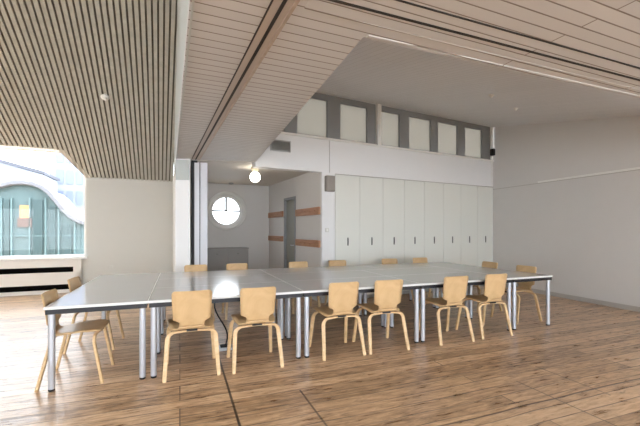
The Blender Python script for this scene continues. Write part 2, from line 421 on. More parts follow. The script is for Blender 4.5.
# rear wall of the hall, behind the viewer, with tall windows added for light
mb = MB()
def rear(mb, s0, s1, z0, z1, d0=None, d1=None):
    d0 = D_R if d0 is None else d0; d1 = D_R + .2 if d1 is None else d1
    mb.prism([xy(RM(s0, d0, 0)), xy(RM(s1, d0, 0)), xy(RM(s1, d1, 0)), xy(RM(s0, d1, 0))], z0, z1)
last = S_L - .2
for a, b in ADDED_REAR:
    rear(mb, last, a, 0, TOPZ + .1); rear(mb, a, b, 0, .35); rear(mb, a, b, 2.5, TOPZ + .1); last = b
rear(mb, last, 9.5, 0, TOPZ + .1)
struct('wall_rear', mb, M['wall'])
for i, (a, b) in enumerate(ADDED_REAR):
    mb = MB()
    for x in (a, (a + b) / 2 - .03, b - .06): rear(mb, x, x + .06, .35, 2.5, D_R + .06, D_R + .14)
    rear(mb, a, b, .35, .42, D_R + .06, D_R + .14); rear(mb, a, b, 2.43, 2.5, D_R + .06, D_R + .14)
    wr = struct('window_%d' % (i + 21), mb, M['trim'])
    mb = MB(); rear(mb, a + .03, b - .03, .38, 2.47, D_R + .095, D_R + .105); mb.build('pane', M['glass'], wr)
HEAD = 3.17
mb = MB()   # dormer lid and cheeks
mb.extrude([RM(OP_L, OP_D, 3.035), RM(OP_A, OP_D, 3.035), RM(OP_B, -.18, HEAD), RM(OP_L, -.18, HEAD)], (0, 0, .12))
mb.extrude([RM(OP_A, OP_D, slope_z(OP_D)), RM(OP_B, 0, KNEE), RM(OP_B, -.18, KNEE), RM(OP_B, -.18, HEAD), RM(OP_B, 0, HEAD)], U * .1)
mb.extrude([RM(OP_L, OP_D, slope_z(OP_D)), RM(OP_L, 0, KNEE), RM(OP_L, -.18, KNEE), RM(OP_L, -.18, HEAD), RM(OP_L, 0, HEAD)], U * -.1)
struct('ceiling', mb, M['wall'])
win = struct('window_1', MB(), M['trim'])
bpy.data.objects.remove(win)
mb = MB()
wallseg(mb, OP_B - .05, OP_B, .80, HEAD, -.06, -.14); wallseg(mb, OP_L, OP_L + .05, .80, HEAD, -.06, -.14)
wallseg(mb, OP_L, OP_B, .795, .84, -.06, -.14); wallseg(mb, OP_L, OP_B, HEAD - .03, HEAD, -.06, -.14)
wallseg(mb, -4.05, -4.0, .80, HEAD, -.06, -.14)
win = struct('window_1', mb, M['trim'])
mb = MB(); wallseg(mb, OP_L + .03, OP_B - .03, .82, HEAD - .02, -.095, -.105); mb.build('pane', M['glass'], win)
mb = MB(); wallseg(mb, OP_L - .02, OP_B + .035, .755, .80, .16, -.18); mb.build('window_sill', M['trim'], win)

# convector cover below the dormer window
CV = thing('convector_cover', 'long white convector cover with two black air slots below the wide dormer window', 'radiator', RM(-4, .0, 0), rad(90 - 66.3))
mb = MB()
x0, x1 = -2.4, 2.38
for z0, z1 in ((0, .08), (.195, .465), (.58, .75)): mb.box(x0, x1, -.11, -.002, z0, z1)
mb.box(2.225, x1, -.11, -.002, .08, .58); mb.box(x0, x0 + .1, -.11, -.002, .08, .58)
mb.build('casing', M['convector'], CV)
for z0, z1 in ((.08, .195), (.465, .58)):
    mb = MB(); mb.box(x0 + .05, 2.24, -.10, -.006, z0, z1); mb.build('air_slot', M['slot'], CV)

mb = MB(); mb.cbox(-.045, .045, -.018, 0, -.035, .035, .004)
so = mb.build('wall_socket', M['plate']); so.location = RM(-1.05, 0.0, .54); so.rotation_euler = (0, 0, rad(90 - 66.3))
tag(so, 'small pale socket plate low on the white knee wall beside the dormer', 'socket')
# ceiling sensor on the slats
def puck(name, loc, label, tilt=None, r=.05, h=.05):
    mb = MB(); mb.lathe([(r, 0), (r, -.012), (r * .6, -.02), (r * .5, -h), (r * .3, -h - .008)], 16)
    o = mb.build(name, M['trim']); o.location = loc
    if tilt is not None: o.rotation_mode = 'QUATERNION'; o.rotation_quaternion = Vector((0, 0, 1)).rotation_difference(tilt)
    return tag(o, label, 'sprinkler')
def on_slope(px, py):
    r = Vector(((px - 320) / F, 1, (HY - py) / F)); k = V.dot(Vector((r.x, r.y, 0)))
    t = (KNEE + SLOPE * 9.817 - CAM_H) / (r.z + SLOPE * k)
    return Vector((0, 0, CAM_H)) + r * t
puck('ceiling_sprinkler', on_slope(105, 97), 'white sprinkler head on the sloping slatted ceiling', sl_n, .07)

# ------------------------------------------------------------------ soffit and beams
LX = lambda y: -.668 - .4143 * (y - 1.904)
RWX = lambda y: 5.46 - .342 * (y - 6.23)
CN = (.27, 2.263); T2E = (6.034, 4.551)
OPL = (-2.46, 6.23); OPR = (-1.116, 6.376)
SB0 = RM(.05, D_R, 0); SB1 = RM(9.4, D_R, 0)
sof = [xy(SB0), OPL, OPR, CN, T2E, xy(SB1)]
mb = MB()
TD = Vector((-.4498, 1, 0)).normalized(); TP = Vector((-.183, 1.904, 0)); TN = Vector((TD.y, -TD.x, 0))
# track grooves: the soffit is laid as boards either side of the two partition tracks
def strip(mb, P, D, N, a, b, t0, t1, z0, z1):
    q = [P + D * t0 + N * a, P + D * t0 + N * b, P + D * t1 + N * b, P + D * t1 + N * a]
    mb.prism([xy(p) for p in q], z0, z1)
mb.prism(sof, SOF, SOF + .1); struct('ceiling', mb, M['soffit'])
T1 = struct('trim_1', MB(), M['track']); bpy.data.objects.remove(T1)
def track(name, P, D, N, lo, hi, t0, t1, wide=.016, edge=True, m=M['track']):
    mb = MB()
    a = lo
    strip(mb, P, D, N, lo, hi, t0, t1, SOF - .004, SOF + .02)
    o = struct(name, mb, m)
    for c, w, d in ((lo, .008, .007), (lo * .0, wide, .008)):
        mb = MB(); strip(mb, P, D, N, c - w / 2, c + w / 2, t0, t1, SOF - d, SOF); mb.build('groove', M['track_dark'], o)
    mb = MB(); strip(mb, P, D, N, hi, hi + (.018 if edge else .008), t0, t1, SOF - (.012 if edge else .006), SOF); mb.build('edge_strip', M['track_edge'] if edge else M['soffit'], o)
    return o
track('trim_1', TP, TD, TN, -.060, .050, -3.4, 4.70, .02)
T2D = Vector((2.4675, 1.006, 0)).normalized(); T2N = Vector((-T2D.y, T2D.x, 0)); T2P = Vector((.0835, 1.904, 0))
T3D = Vector((2.38, .945, 0)).normalized(); T3N = Vector((-T3D.y, T3D.x, 0))
track('trim_2', T2P, T2D, T2N, -.125, .12, -.13, 6.5, .018, False, M['soffit'])
mb = MB(); strip(mb, Vector(CN + (0,)), T3D, T3N, -.03, 0, 0.02, 6.2, SOF - .006, SOF); struct('trim_3', mb, M['soffit'])
# fascia between soffit and slope
mb = MB()
def upto(y): # slope height above the soffit edge
    p = Vector((LX(y), y, 0)); return slope_z(min(D_TOP, 9.817 - V.dot(p)))
pts = [(LX(y), y) for y in (-2.2, 3, 6.23, 9.15)]
for (a, b) in zip(pts[:-1], pts[1:]):
    za, zb = upto(a[1]) + .08, upto(b[1]) + .08
    q = [(a[0], a[1], SOF - .012), (b[0], b[1], SOF - .012), (b[0], b[1], max(zb, SOF + .05)), (a[0], a[1], za)]
    mb.extrude(q, tuple(TN * .012))
struct('trim_4', mb, M['fascia'])
# partition between hall and nook, pillar
PB = (-3.70, 9.16)
mb = MB(); mb.prism([(-2.44, 6.30), PB, (PB[0] + .14, PB[1] + .05), (-2.30, 6.36)], 0, SOF + .1); struct('wall_partition', mb, M['wall'])
mb = MB(); mb.prism([(-2.425, 6.126), (-2.19, 6.15), (-2.235, 6.38), (-2.47, 6.34)], 0, SOF); struct('wall_pillar', mb, M['wall_cool'])
# pale grey panel at the pillar head
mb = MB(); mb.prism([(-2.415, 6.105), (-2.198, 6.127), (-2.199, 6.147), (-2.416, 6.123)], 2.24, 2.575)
tag(mb.build('pillar_panel', mat('pale_panel', rgb(176, 182, 180), .5)), 'pale grey panel at the head of the white pillar under the ceiling track', 'vent')

# folded partition leaves parked beside the pillar
FP = thing('folding_partition', 'stack of folded white partition leaves with black seals parked beside the pillar', 'partition', (-2.125, 6.26, 0), rad(23.7))
mb = MB(); mb.box(-.065, -.030, -.02, .55, .01, SOF - .02); mb.build('rubber_seal', M['dark'], FP)
mb = MB(); mb.box(-.028, .055, .0, .5, .01, SOF - .03); mb.build('leaf', M['leaf_panel'], FP)
mb = MB(); mb.box(.055, .069, .01, .5, .01, SOF - .03); mb.build('rubber_seal', M['black_frame'], FP)
mb = MB(); mb.box(.069, .19, .02, .5, .01, SOF - .03); mb.build('leaf', M['leaf_panel'], FP)
mb = MB(); mb.box(-.07, .02, -.025, .1, SOF - .045, SOF - .016); mb.build('trolley', M['dark'], FP)

# ------------------------------------------------------------------ clerestory wall
LINT = 2.51; WB, WT = 3.16, 4.02
mb = MB()
def bseg(mb, t0, t1, z0, z1, m0=0, m1=.2): mb.prism([xy(BW(t0, m0, 0)), xy(BW(t1, m0, 0)), xy(BW(t1, m1, 0)), xy(BW(t0, m1, 0))], z0, z1)
bseg(mb, -.2, 4.775, LINT - .01, WB); bseg(mb, 4.787, 6.26, LINT, WB)
bseg(mb, 4.662, 4.945, 0, LINT, 0, .06); bseg(mb, 4.662, 4.86, 0, LINT, .06, .2)
bseg(mb, -.2, 7.3, WT, WT + .35)
struct('wall_back', mb, M['wall_cool'])
mb = MB(); bseg(mb, 4.775, 4.787, LINT, WB, .012, .03); struct('trim_5', mb, M['skirt'])
mb = MB(); bseg(mb, 0, 4.66, LINT - .022, LINT - .012, -.006, .01); struct('trim_6', mb, M['skirt'])
mb = MB(); bseg(mb, 0, 7.2, WB - .025, WB + .012, -.03, .1); struct('trim_7', mb, M['trim'])
bounds = [.06, 1.117, 2.0, 2.887, 3.63, 4.66, 5.57, 6.45, 7.3]
panes = [(.38, .99), (1.244, 1.884), (2.11, 2.754), (3.02, 3.536), (3.875, 4.52), (4.81, 5.45), (5.70, 6.30), (6.58, 7.18)]
for i, (p0, p1) in enumerate(panes):
    b0, b1 = bounds[i], bounds[i + 1]
    mb = MB()
    bseg(mb, b0, p0, WB, WT, .03, .12); bseg(mb, p1, b1, WB, WT, .03, .12)
    bseg(mb, p0, p1, WB, WB + .035, .03, .12); bseg(mb, p0, p1, WT - .11, WT, .03, .12)
    w = struct('window_%d' % (i + 3), mb, M['window_grey'])
    mb = MB(); bseg(mb, p0 - .01, p1 + .01, WB + .03, WT - .1, .07, .08); mb.build('pane', M['frosted'], w)
mb = MB(); bseg(mb, 3.57, 3.66, WB - .01, WT, -.05, .04); struct('trim_8', mb, M['trim'])
mb = MB(); bseg(mb, .02, .075, LINT, WT, -.012, .04); struct('trim_9', mb, M['trim'])
# high ceiling, rises to the clerestory
mb = MB()
def hz(m): return WT - .0 - .207 * (-m)
def hp(t, m): p = BW(t, m, 0); return (p.x, p.y)
poly = [hp(-3.2, .15), hp(7.4, .15), hp(7.4, -6.6), hp(-3.2, -6.6)]
zz = [hz(.15), hz(.15), hz(-6.6), hz(-6.6)]
mb.prism(poly, zz, [z + .12 for z in zz]); struct('ceiling', mb, M['high_ceiling'])
for px, py, w in ((491.5, 94.5, 'nearer the clerestory'), (516, 108, 'nearer the bare side wall')):
    r = Vector(((px - 320) / F, 1, (HY - py) / F)); k = Bn.dot(Vector((r.x, r.y, 0))); c0 = Bn.dot(CORNER)
    t = (WT - .207 * c0 - CAM_H) / (r.z - .207 * k); p = Vector((0, 0, CAM_H)) + r * t
    puck('ceiling_sprinkler', p, 'white sprinkler head on the high grey ceiling, ' + w, None, .04, .04)
# faces of the beam towards the high room
mb = MB()
mb.prism([OPR, CN, (CN[0] - .1, CN[1]), (OPR[0] - .1, OPR[1])], SOF + .1, 4.0)
mb.prism([CN, T2E, (T2E[0], T2E[1] - .1), (CN[0], CN[1] - .1)], SOF + .1, 3.8)
mb.prism([OPR, hp(7.2, 0), hp(7.2, .2), (OPR[0], OPR[1] + .2)], SOF + .1, 4.2)
struct('wall_beam', mb, M['wall_grey'])

# ------------------------------------------------------------------ right-hand wall
mb = MB()
p0 = CORNER + R * .3; p1 = CORNER - R * 12.5

def rwall(mb, a, b, z0, z1, n0=0, n1=.2):
    p, q = CORNER - R * a, CORNER - R * b; mb.prism([xy(p + Rn * n0), xy(q + Rn * n0), xy(q + Rn * n1), xy(p + Rn * n1)], z0, z1)
RWIN = [(3.83, 5.45, 2.50, 3.06), (6.4, 8.7, .4, 2.45), (9.1, 11.4, .4, 2.45)]  # high one inferred from cupboard sheen; lower ones unseen, made large for light
last = -.3
for a, b, z0, z1 in RWIN:
    rwall(mb, last, a, 0, 4.6); rwall(mb, a, b, 0, z0); rwall(mb, a, b, z1, 4.6); last = b
rwall(mb, last, 13.6, 0, 4.6)
struct('wall_right', mb, M['wall_grey'])
for i, (a, b, z0, z1) in enumerate(RWIN):
    mb = MB(); rwall(mb, a, a + .05, z0, z1, .1, .16); rwall(mb, b - .05, b, z0, z1, .1, .16); rwall(mb, a, b, z0, z0 + .05, .1, .16); rwall(mb, a, b, z1 - .05, z1, .1, .16)
    wr = struct('window_%d' % (i + 11), mb, M['trim'])
    mb = MB(); rwall(mb, a + .02, b - .02, z0 + .02, z1 - .02, .125, .135); mb.build('pane', M['glass'], wr)
mb = MB(); q0 = CORNER; q1 = CORNER - R * 12
mb.prism([xy(q0 - Rn * .018), xy(q1 - Rn * .018), xy(q1), xy(q0)], 0, .085); struct('baseboard_right', mb, M['skirt'])
mb = MB(); mb.prism([xy(q0 - Rn * .008), xy(q1 - Rn * .008), xy(q1), xy(q0)], 2.425, 2.437); struct('trim_10', mb, M['skirt'])
q0 = CORNER - R * 1.3
mb = MB(); mb.prism([xy(q0 - Rn * .022), xy(q1 - Rn * .03), xy(q1), xy(q0)], 2.437, 2.475); struct('trim_11', mb, M['trim'])
mb = MB(); mb.cbox(-.045, .045, -.10, 0, -.085, .085, .012); sp = mb.build('loudspeaker', M['dark'])
sp.location = xy(BW(.10, -.012, 0)) + (3.36,); sp.rotation_euler = (0, 0, rad(90 - 62.1))
tag(sp, 'small black loudspeaker high in the corner beside the clerestory windows', 'speaker')

# ------------------------------------------------------------------ tall cupboards
for k in range(8):
    place = ['eighth tall white cupboard from the pillar, in the corner against the bare side wall', 'seventh tall white cupboard counted from the pillar with the grey box',
             'sixth tall white cupboard counted from the pillar with the grey box', 'fifth tall white cupboard counted from the pillar with the grey box',
             'fourth tall white cupboard counted from the pillar with the grey box', 'third tall white cupboard counted from the pillar with the grey box',
             'second tall white cupboard counted from the pillar with the grey box', 'first tall white cupboard, directly beside the pillar with the grey box'][k]
    t0 = k * .582; t1 = t0 + .582
    if k == 0: 
        w = .582
        c0 = thing('cupboard', place, 'cupboard', BW(t0, 0, 0), rad(90 - 62.1), 'tall white cupboards below the clerestory')
        mb = MB()
        mb.box(-w + .001, -w + .02, .022, .55, 0, LINT - .03); mb.box(-.02, -.001, .022, .55, 0, LINT - .03)
        mb.box(-w + .001, -.001, .53, .55, 0, LINT - .03); mb.box(-w + .02, -.02, .022, .53, LINT - .05, LINT - .03); mb.box(-w + .02, -.02, .03, .53, 0, .07)
        mb.build('body', M['carcass'], c0)
        mb = MB(); mb.cbox(-w + .003, -.003, 0, .02, .075, LINT - .026, .002)
        dr = mb.build('door', M['cupboard'], c0)
        mb = MB(); mb.cbox(-w / 2 - .014, -w / 2 + .014, -.016, .0, 1.09, 1.25, .004)
        hd = mb.build('handle', M['handle'], dr)
        mb = MB(); mb.box(-w / 2 - .006, -w / 2 + .006, -.0175, -.0155, 1.12, 1.22); mb.build('keyhole_slot', M['dark'], hd)
    else:
        c = copy_tree(c0); c.location = BW(t0, 0, 0); c['label'] = place

# vent and grey box on that wall, light switch
VT = thing('wall_vent', 'grey louvred vent on the white wall above the nook opening', 'vent', BW(5.80, 0, 2.915), rad(90 - 62.1))
mb = MB(); mb.box(-.19, .19, -.03, 0, -.1, -.085); mb.box(-.19, .19, -.03, 0, .085, .1); mb.box(-.19, -.175, -.03, 0, -.09, .09); mb.box(.175, .19, -.03, 0, -.09, .09); mb.build('frame', M['vent'], VT)
mb = MB()
for i in range(8): z = -.075 + i * .021; mb.extrude([(-.18, -.026, z), (.18, -.026, z), (.18, -.008, z + .016), (-.18, -.008, z + .016)], (0, .002, .003))
mb.build('louvre', M['vent'], VT)
mb = MB(); mb.box(-.176, .176, -.006, -.001, -.09, .09); mb.build('backing', M['grey_door'], VT)
SB = thing('wall_speaker', 'grey cloth box fixed at the head of the white pillar between nook and cupboards', 'speaker', BW(4.80, 0, 2.29), rad(90 - 62.1))
mb = MB(); mb.cbox(-.095, .095, -.09, 0, -.15, .15, .008); mb.build('housing', M['speaker_grey'], SB)
mb = MB(); mb.cbox(-.08, .08, -.096, -.088, -.13, .13, .003); mb.build('grille_cloth', M['speaker_grey'], SB)
LS = thing('light_switch', 'small white light switch halfway up the pillar beside the nook', 'switch', BW(4.84, 0, 1.40), rad(90 - 62.1))
mb = MB(); mb.cbox(-.04, .04, -.012, 0, -.04, .04, .003); mb.build('plate', M['plate'], LS)
mb = MB(); mb.cbox(-.018, .018, -.018, -.011, -.025, .025, .002); mb.build('rocker', M['trim'], LS)

# ------------------------------------------------------------------ nook with round window
NC = 2.592
NR0 = Vector((.03, 7.02, 0)); NFC = Vector((-1.385, 9.91, 0))
ND = (NFC - NR0).normalized(); NN = Vector((ND.y, -ND.x, 0))     # along / outwards of the nook's right wall
NFL = NFC - U * 2.25
mb = MB(); mb.prism([OPL, OPR, xy(BW(4.945, .01, 0)), xy(NR0 + NN * .1), xy(NFC + NN * .1 + ND * .2), xy(NFL + V * .2), (-3.6, 9.1)], NC, NC + .1)
struct('ceiling', mb, M['nook_ceiling'])
# right wall of the nook, with door opening s 1.30..2.30 along ND
DS0, DS1, DH = 1.30, 2.02, 2.16
mb = MB()
def nseg(mb, s0, s1, z0, z1, a=0, b=.1):
    q = [NR0 + ND * s0 + NN * a, NR0 + ND * s1 + NN * a, NR0 + ND * s1 + NN * b, NR0 + ND * s0 + NN * b]; mb.prism([xy(p) for p in q], z0, z1)
NLEN = (NFC - NR0).length
nseg(mb, -.02, DS0, 0, NC); nseg(mb, DS1, NLEN + .2, 0, NC); nseg(mb, DS0, DS1, DH, NC)
struct('wall_nook', mb, M['wall_grey'])
mb = MB(); nseg(mb, DS0, DS0 + .06, 0, DH, -.02, .09); nseg(mb, DS1 - .06, DS1, 0, DH, -.02, .09); nseg(mb, DS0, DS1, DH - .06, DH, -.02, .09)
d1 = struct('door_1', mb, M['window_grey'])
mb = MB(); nseg(mb, DS0 + .06, DS1 - .06, 0.005, DH - .06, .03, .07); mb.build('door_leaf', M['grey_door'], d1)
mb = MB(); p = NR0 + ND * (DS0 + .14) - NN * .0; mb.tube([p + NN * .03 + Vector((0, 0, 1.05)), p - NN * .03 + Vector((0, 0, 1.05)), p - NN * .03 + ND * .1 + Vector((0, 0, 1.05))], .009); mb.build('door_handle', M['silver'], d1)
# coat boards
def coat(s0, s1, z0, z1, label):
    c = thing('coat_board', label, 'coat rail', xy(NR0 + ND * s0) + (z0,), math.atan2(ND.y, ND.x), 'wooden coat boards in the nook')
    mb = MB(); mb.cbox(0, s1 - s0, .003, .05, 0, z1 - z0, .004); mb.build('board', M['coat_board'], c)
    n = max(3, int((s1 - s0) / .22))
    for i in range(n):
        x = (i + .5) * (s1 - s0) / n
        mb = MB(); mb.tube([(x, .048, (z1 - z0) * .5), (x, .075, (z1 - z0) * .5), (x, .085, (z1 - z0) * .62)], [.008, .008, .011], 8); mb.build('peg', M['coat_board'], c)
coat(.03, 1.22, 1.70, 1.85, 'upper pine coat board in the nook, between pillar and grey door')
coat(.03, 1.22, 1.06, 1.20, 'lower pine coat board in the nook, between pillar and grey door')
coat(2.08, 3.14, 1.72, 1.86, 'upper pine coat board in the nook, beyond the grey door')
coat(2.08, 3.14, 1.12, 1.25, 'lower pine coat board in the nook, beyond the grey door')
# far nook wall with a round hole
RC = NFC - U * 1.12; RZ = 1.90; RO, RI = .50, .365
mb = MB()
def fw(x, z, d): p = NFC + U * x + V * d; return (p.x, p.y, z)
xL, xR = -2.4, .15
n = 64; circ = []; rect = []
for i in range(n):
    a = 2 * math.pi * i / n; c, s = math.cos(a), math.sin(a); circ.append((-1.12 + RO * .8 * c, RZ + RO * .8 * s))
    k = min([(xR + 1.12) / c if c > 1e-6 else 1e9, (xL + 1.12) / c if c < -1e-6 else 1e9, (NC - RZ) / s if s > 1e-6 else 1e9, -RZ / s if s < -1e-6 else 1e9])
    rect.append((-1.12 + k * c, RZ + k * s))
# snap the nearest boundary points to the four corners
for cx, cz in ((xL, 0), (xR, 0), (xL, NC), (xR, NC)):
    j = min(range(n), key=lambda i: (rect[i][0] - cx) ** 2 + (rect[i][1] - cz) ** 2); rect[j] = (cx, cz)
vs = [fw(x, z, 0) for x, z in circ] + [fw(x, z, 0) for x, z in rect] + [fw(x, z, .25) for x, z in circ] + [fw(x, z, .25) for x, z in rect]
fs = []
for i in range(n):
    j = (i + 1) % n
    fs += [(i, j, n + j, n + i), (2 * n + i, 3 * n + i, 3 * n + j, 2 * n + j), (i, 2 * n + i, 2 * n + j, j), (n + i, n + j, 3 * n + j, 3 * n + i)]
mb.add(vs, fs); struct('wall_nook_end', mb, M['wall_grey'])
# ring frame (radial section), mullions, glass
mb = MB(); N2 = 64
def ring(prof):
    vs = []; fs = []; k = len(prof)
    for i in range(N2):
        a = 2 * math.pi * i / N2
        for r, d in prof: vs.append(fw(-1.12 + r * math.cos(a), RZ + r * math.sin(a), d))
    for i in range(N2):
        i2 = (i + 1) % N2
        for j in range(k):
            j2 = (j + 1) % k; fs.append((i * k + j, i * k + j2, i2 * k + j2, i2 * k + j))
    mb.add(vs, fs, True)
ring([(RO, -.035), (RO, .0), (RO * .8, .0), (RI + .01, .16), (RI - .02, .16), (RI - .02, .12), (RI + .01, .12), (RO * .86, -.035)])
w2 = struct('window_2', mb, M['trim'])
mb = MB()
def fbox(x0, x1, z0, z1, d0, d1): mb.extrude([fw(x0, z0, d0), fw(x1, z0, d0), fw(x1, z1, d0), fw(x0, z1, d0)], tuple(V * (d1 - d0)))
fbox(-1.12 - .028, -1.12 + .028, RZ, RZ + RI, .125, .155); fbox(-1.12 - RI, -1.12 + RI, RZ - .024, RZ + .024, .125, .155)
mb.build('glazing_bar', M['window_grey'], w2)
mb = MB(); mb.add([fw(-1.12 + RI * math.cos(2 * math.pi * i / 48), RZ + RI * math.sin(2 * math.pi * i / 48), .14) for i in range(48)], [tuple(range(48))]); mb.build('pane', M['glass'], w2)
# grey low cabinet under the round window
GC = thing('low_cabinet', 'low grey cabinet under the round window in the nook', 'cabinet', xy(NFC - U * 2.2 - V * .005) + (0,), rad(90 - 66.3))
mb = MB(); mb.box(0, 1.55, -.38, 0, .05, .92); mb.build('body', M['grey_cab'], GC)
mb = MB(); mb.cbox(-.01, 1.56, -.41, 0, .92, .95, .004); mb.build('top', M['grey_cab'], GC)
for i in range(3):
    mb = MB(); mb.cbox(.01 + i * .513, .508 + i * .513, -.40, -.38, .07, .91, .003); dd = mb.build('door', M['grey_cab'], GC)
    mb = MB(); mb.cbox(.24 + i * .513, .28 + i * .513, -.412, -.40, .80, .815, .003); mb.build('handle', M['handle'], dd)
# smoke sensor at the nook's far corner
mb = MB(); mb.lathe([(.06, 0), (.06, -.02), (.045, -.035), (.02, -.04)], 20); sd = mb.build('smoke_detector', M['vent']); sd.location = xy(NFC - U * 1.06 - V * .25) + (NC,)
tag(sd, 'small dark detector on the nook ceiling above the round window', 'detector')
# globe lamp
GL = thing('ceiling_lamp', 'glowing opal globe lamp on the nook ceiling', 'lamp', (-1.235, 6.95, NC))
mb = MB(); mb.lathe([(.08, 0), (.08, -.025), (.06, -.06), (.05, -.10)], 24); mb.build('ceiling_cap', M['brass'], GL)
mb = MB(); mb.lathe([(max(.002, .098 * math.sin(math.pi * i / 16)), -.185 + .098 * math.cos(math.pi * i / 16)) for i in range(17)], 28); mb.build('globe', M['globe'], GL)

# ------------------------------------------------------------------ conference tables
TH = .738
def make_table(w, d, label, loc):
    t = thing('conference_table', label, 'table', loc, rad(90 - TAZ))
    g = .0025
    mb = MB(); mb.cbox(g, w - g, g, d - g, TH - .024, TH, .003); top = mb.build('tabletop', M['tabletop'], t)
    mb = MB()
    e = .002
    mb.box(g - e, w - g + e, g - e, g, TH - .024, TH - .002); mb.box(g - e, w - g + e, d - g, d - g + e, TH - .024, TH - .002)
    mb.box(g - e, g, g, d - g, TH - .024, TH - .002); mb.box(w - g, w - g + e, g, d - g, TH - .024, TH - .002)
    mb.build('edging', M['table_edge'], top)
    mb = MB(); i = .010
    mb.box(i, w - i, i, i + .025, TH - .068, TH - .024); mb.box(i, w - i, d - i - .025, d - i, TH - .068, TH - .024)
    mb.box(i, i + .025, i + .025, d - i - .025, TH - .068, TH - .024); mb.box(w - i - .025, w - i, i + .025, d - i - .025, TH - .068, TH - .024)
    mb.build('frame', M['black_frame'], t)
    for x in (.048, w - .048):
        for y in (.042, d - .042):
            mb = MB(); mb.lathe([(.0275, .02), (.0275, TH - .024)], 18, (x, y, 0)); lg = mb.build('leg', M['silver'], t)
            mb = MB(); mb.lathe([(.022, 0), (.026, .004), (.026, .024), (.024, .026)], 18, (x, y, 0)); mb.build('foot', M['dark'], lg)
    return t
UJ = [-1.09, -.28, 1.255, 2.79, 4.325, 5.09]; V0 = 3.76; DEP = 2.4
make_table(UJ[1] - UJ[0], DEP, 'grey-topped conference table closing the end of the group near the dormer window', T(UJ[0], V0))
make_table(UJ[5] - UJ[4], DEP, 'grey-topped conference table closing the end of the group near the bare side wall', T(UJ[4], V0))
rows = ['behind the front row of chairs', 'in the middle of the group', 'along the far row of chairs']
cols = ['towards the dormer window', 'central', 'towards the bare side wall']
t0 = None
for r in range(3):
    for c in range(3):
        lab = 'grey-topped conference table %s, %s' % (rows[r], ['next to the dormer end table', 'between two others of its row', 'next to the side wall end table'][c])
        loc = T(UJ[1 + c], V0 + .8 * r)
        if r == 2:
            xs = [UJ[1], 1.255, 3.2, UJ[4]]
            make_table(xs[c + 1] - xs[c], .8, lab, T(xs[c], V0 + 1.6))['group'] = 'tables in the middle of the group'
        elif t0 is None:
            t0 = make_table(UJ[2] - UJ[1], .8, lab, loc); t0['group'] = 'tables in the middle of the group'
        else:
            t = copy_tree(t0); t.location = loc; t['label'] = lab

# ------------------------------------------------------------------ chairs
def make_chair(label):
    c = thing('dining_chair', label, 'chair', group='birch chairs around the conference table')
    W = 9
    def shell(rows, name):
        vs = []; fs = []
        for (y, z, hw, cv) in rows:
            for j in range(W):
                q = -1 + 2 * j / (W - 1)
                if z > .5: vs.append((q * hw, y + cv * q * q, z))
                else: vs.append((q * hw, y, z - cv * (q * q)))
        for i in range(len(rows) - 1):
            for j in range(W - 1): fs.append((i * W + j, i * W + j + 1, (i + 1) * W + j + 1, (i + 1) * W + j))
        mb = MB(); mb.add(vs, fs, True)
        o = mb.build(name, M['birch'], c)
        s = o.modifiers.new('ply', 'SOLIDIFY'); s.thickness = .013; s.offset = 0
        return o
    seat = [(.228, .458, .165, 0), (.225, .466, .19, 0), (.205, .474, .208, .0), (.15, .476, .22, -.004), (.05, .468, .22, -.008), (-.06, .457, .208, -.008), (-.12, .452, .196, -.004),
            (-.15, .452, .186, 0), (-.165, .455, .165, 0), (-.178, .462, .132, 0), (-.188, .473, .118, 0), (-.194, .488, .115, 0)]
    back = [(-.194, .488, .115, 0), (-.198, .51, .114, .0), (-.202, .528, .116, .002), (-.2045, .541, .142, .005), (-.2065, .550, .164, .010), (-.209, .562, .170, .014), (-.222, .65, .174, .017), (-.236, .73, .178, .019),
            (-.248, .79, .180, .020), (-.252, .808, .179, .020), (-.255, .820, .171, .018), (-.257, .827, .157, .015)]
    shell(seat, 'seat'); shell(back, 'backrest')
    for sy, fy, ty in ((-1, -.25, -.155), (1, .25, .175)):
        for sx in (-1, 1):
            path = []
            fx = .243 if sy < 0 else .238
            for k in range(7): # straight shank
                q = k / 6; path.append((sx * (fx - .022 * q), fy + (ty - fy) * q * .9, .359 * q))
            x0, y0, z0 = path[-1]
            for k in range(1, 8):
                a = math.pi / 2 * k / 7; rr = .068
                path.append((x0 - sx * rr * (1 - math.cos(a)), y0 + (ty - y0) * k / 7, z0 + rr * math.sin(a)))
            xe, ye, ze = path[-1]
            path.append((xe * .5, ty, ze + .004)); path.append((0, ty, ze + .004))
            mb = MB()
            n = len(path)
            wa = [.0125] * n
            wb = [.017 + .004 * min(1, i / 7) for i in range(7)] + [.0205 - .0015 * i for i in range(n - 7)]
            mb.rectbar(path, wa, wb, (0, 1, 0)); mb.build('leg', M['birch_edge'], c)
    for y in (-.155, .175):
        mb = MB(); mb.box(-.05, .05, y - .02, y + .02, .43, .447); mb.build('fixing_plate', M['dark'], c)
    return c
ch0 = None
def chair(center, face_az, label):
    """center: middle of the rear feet on the floor; face_az: where the sitter looks"""
    global ch0
    if ch0 is None: ch0 = make_chair(label); c = ch0
    else: c = copy_tree(ch0); c['label'] = label
    f = az(face_az); p = center + f * .25
    c.location = (p.x, p.y, 0); c.rotation_euler = (0, 0, -rad(face_az))
    return c
FZ = TAZ - 90
near = [(.109, 3.635, 0), (.733, 3.61, 0), (1.685, 3.63, 0), (2.245, 3.615, 3), (3.20, 3.60, 2), (3.86, 3.605, 1)]
order = ['first', 'second', 'third', 'fourth', 'fifth', 'sixth']
for i, (u, v, dr) in enumerate(near):
    chair(T(u, v), FZ + dr, 'birch chair with its back to the viewer, %s of the row from the dormer end' % order[i])
far = [(.246, 6.33, 0), (.911, 6.33, 0), (2.0, 6.33, 0), (2.775, 6.33, 0), (3.91, 6.33, 0), (4.64, 6.33, 0)]
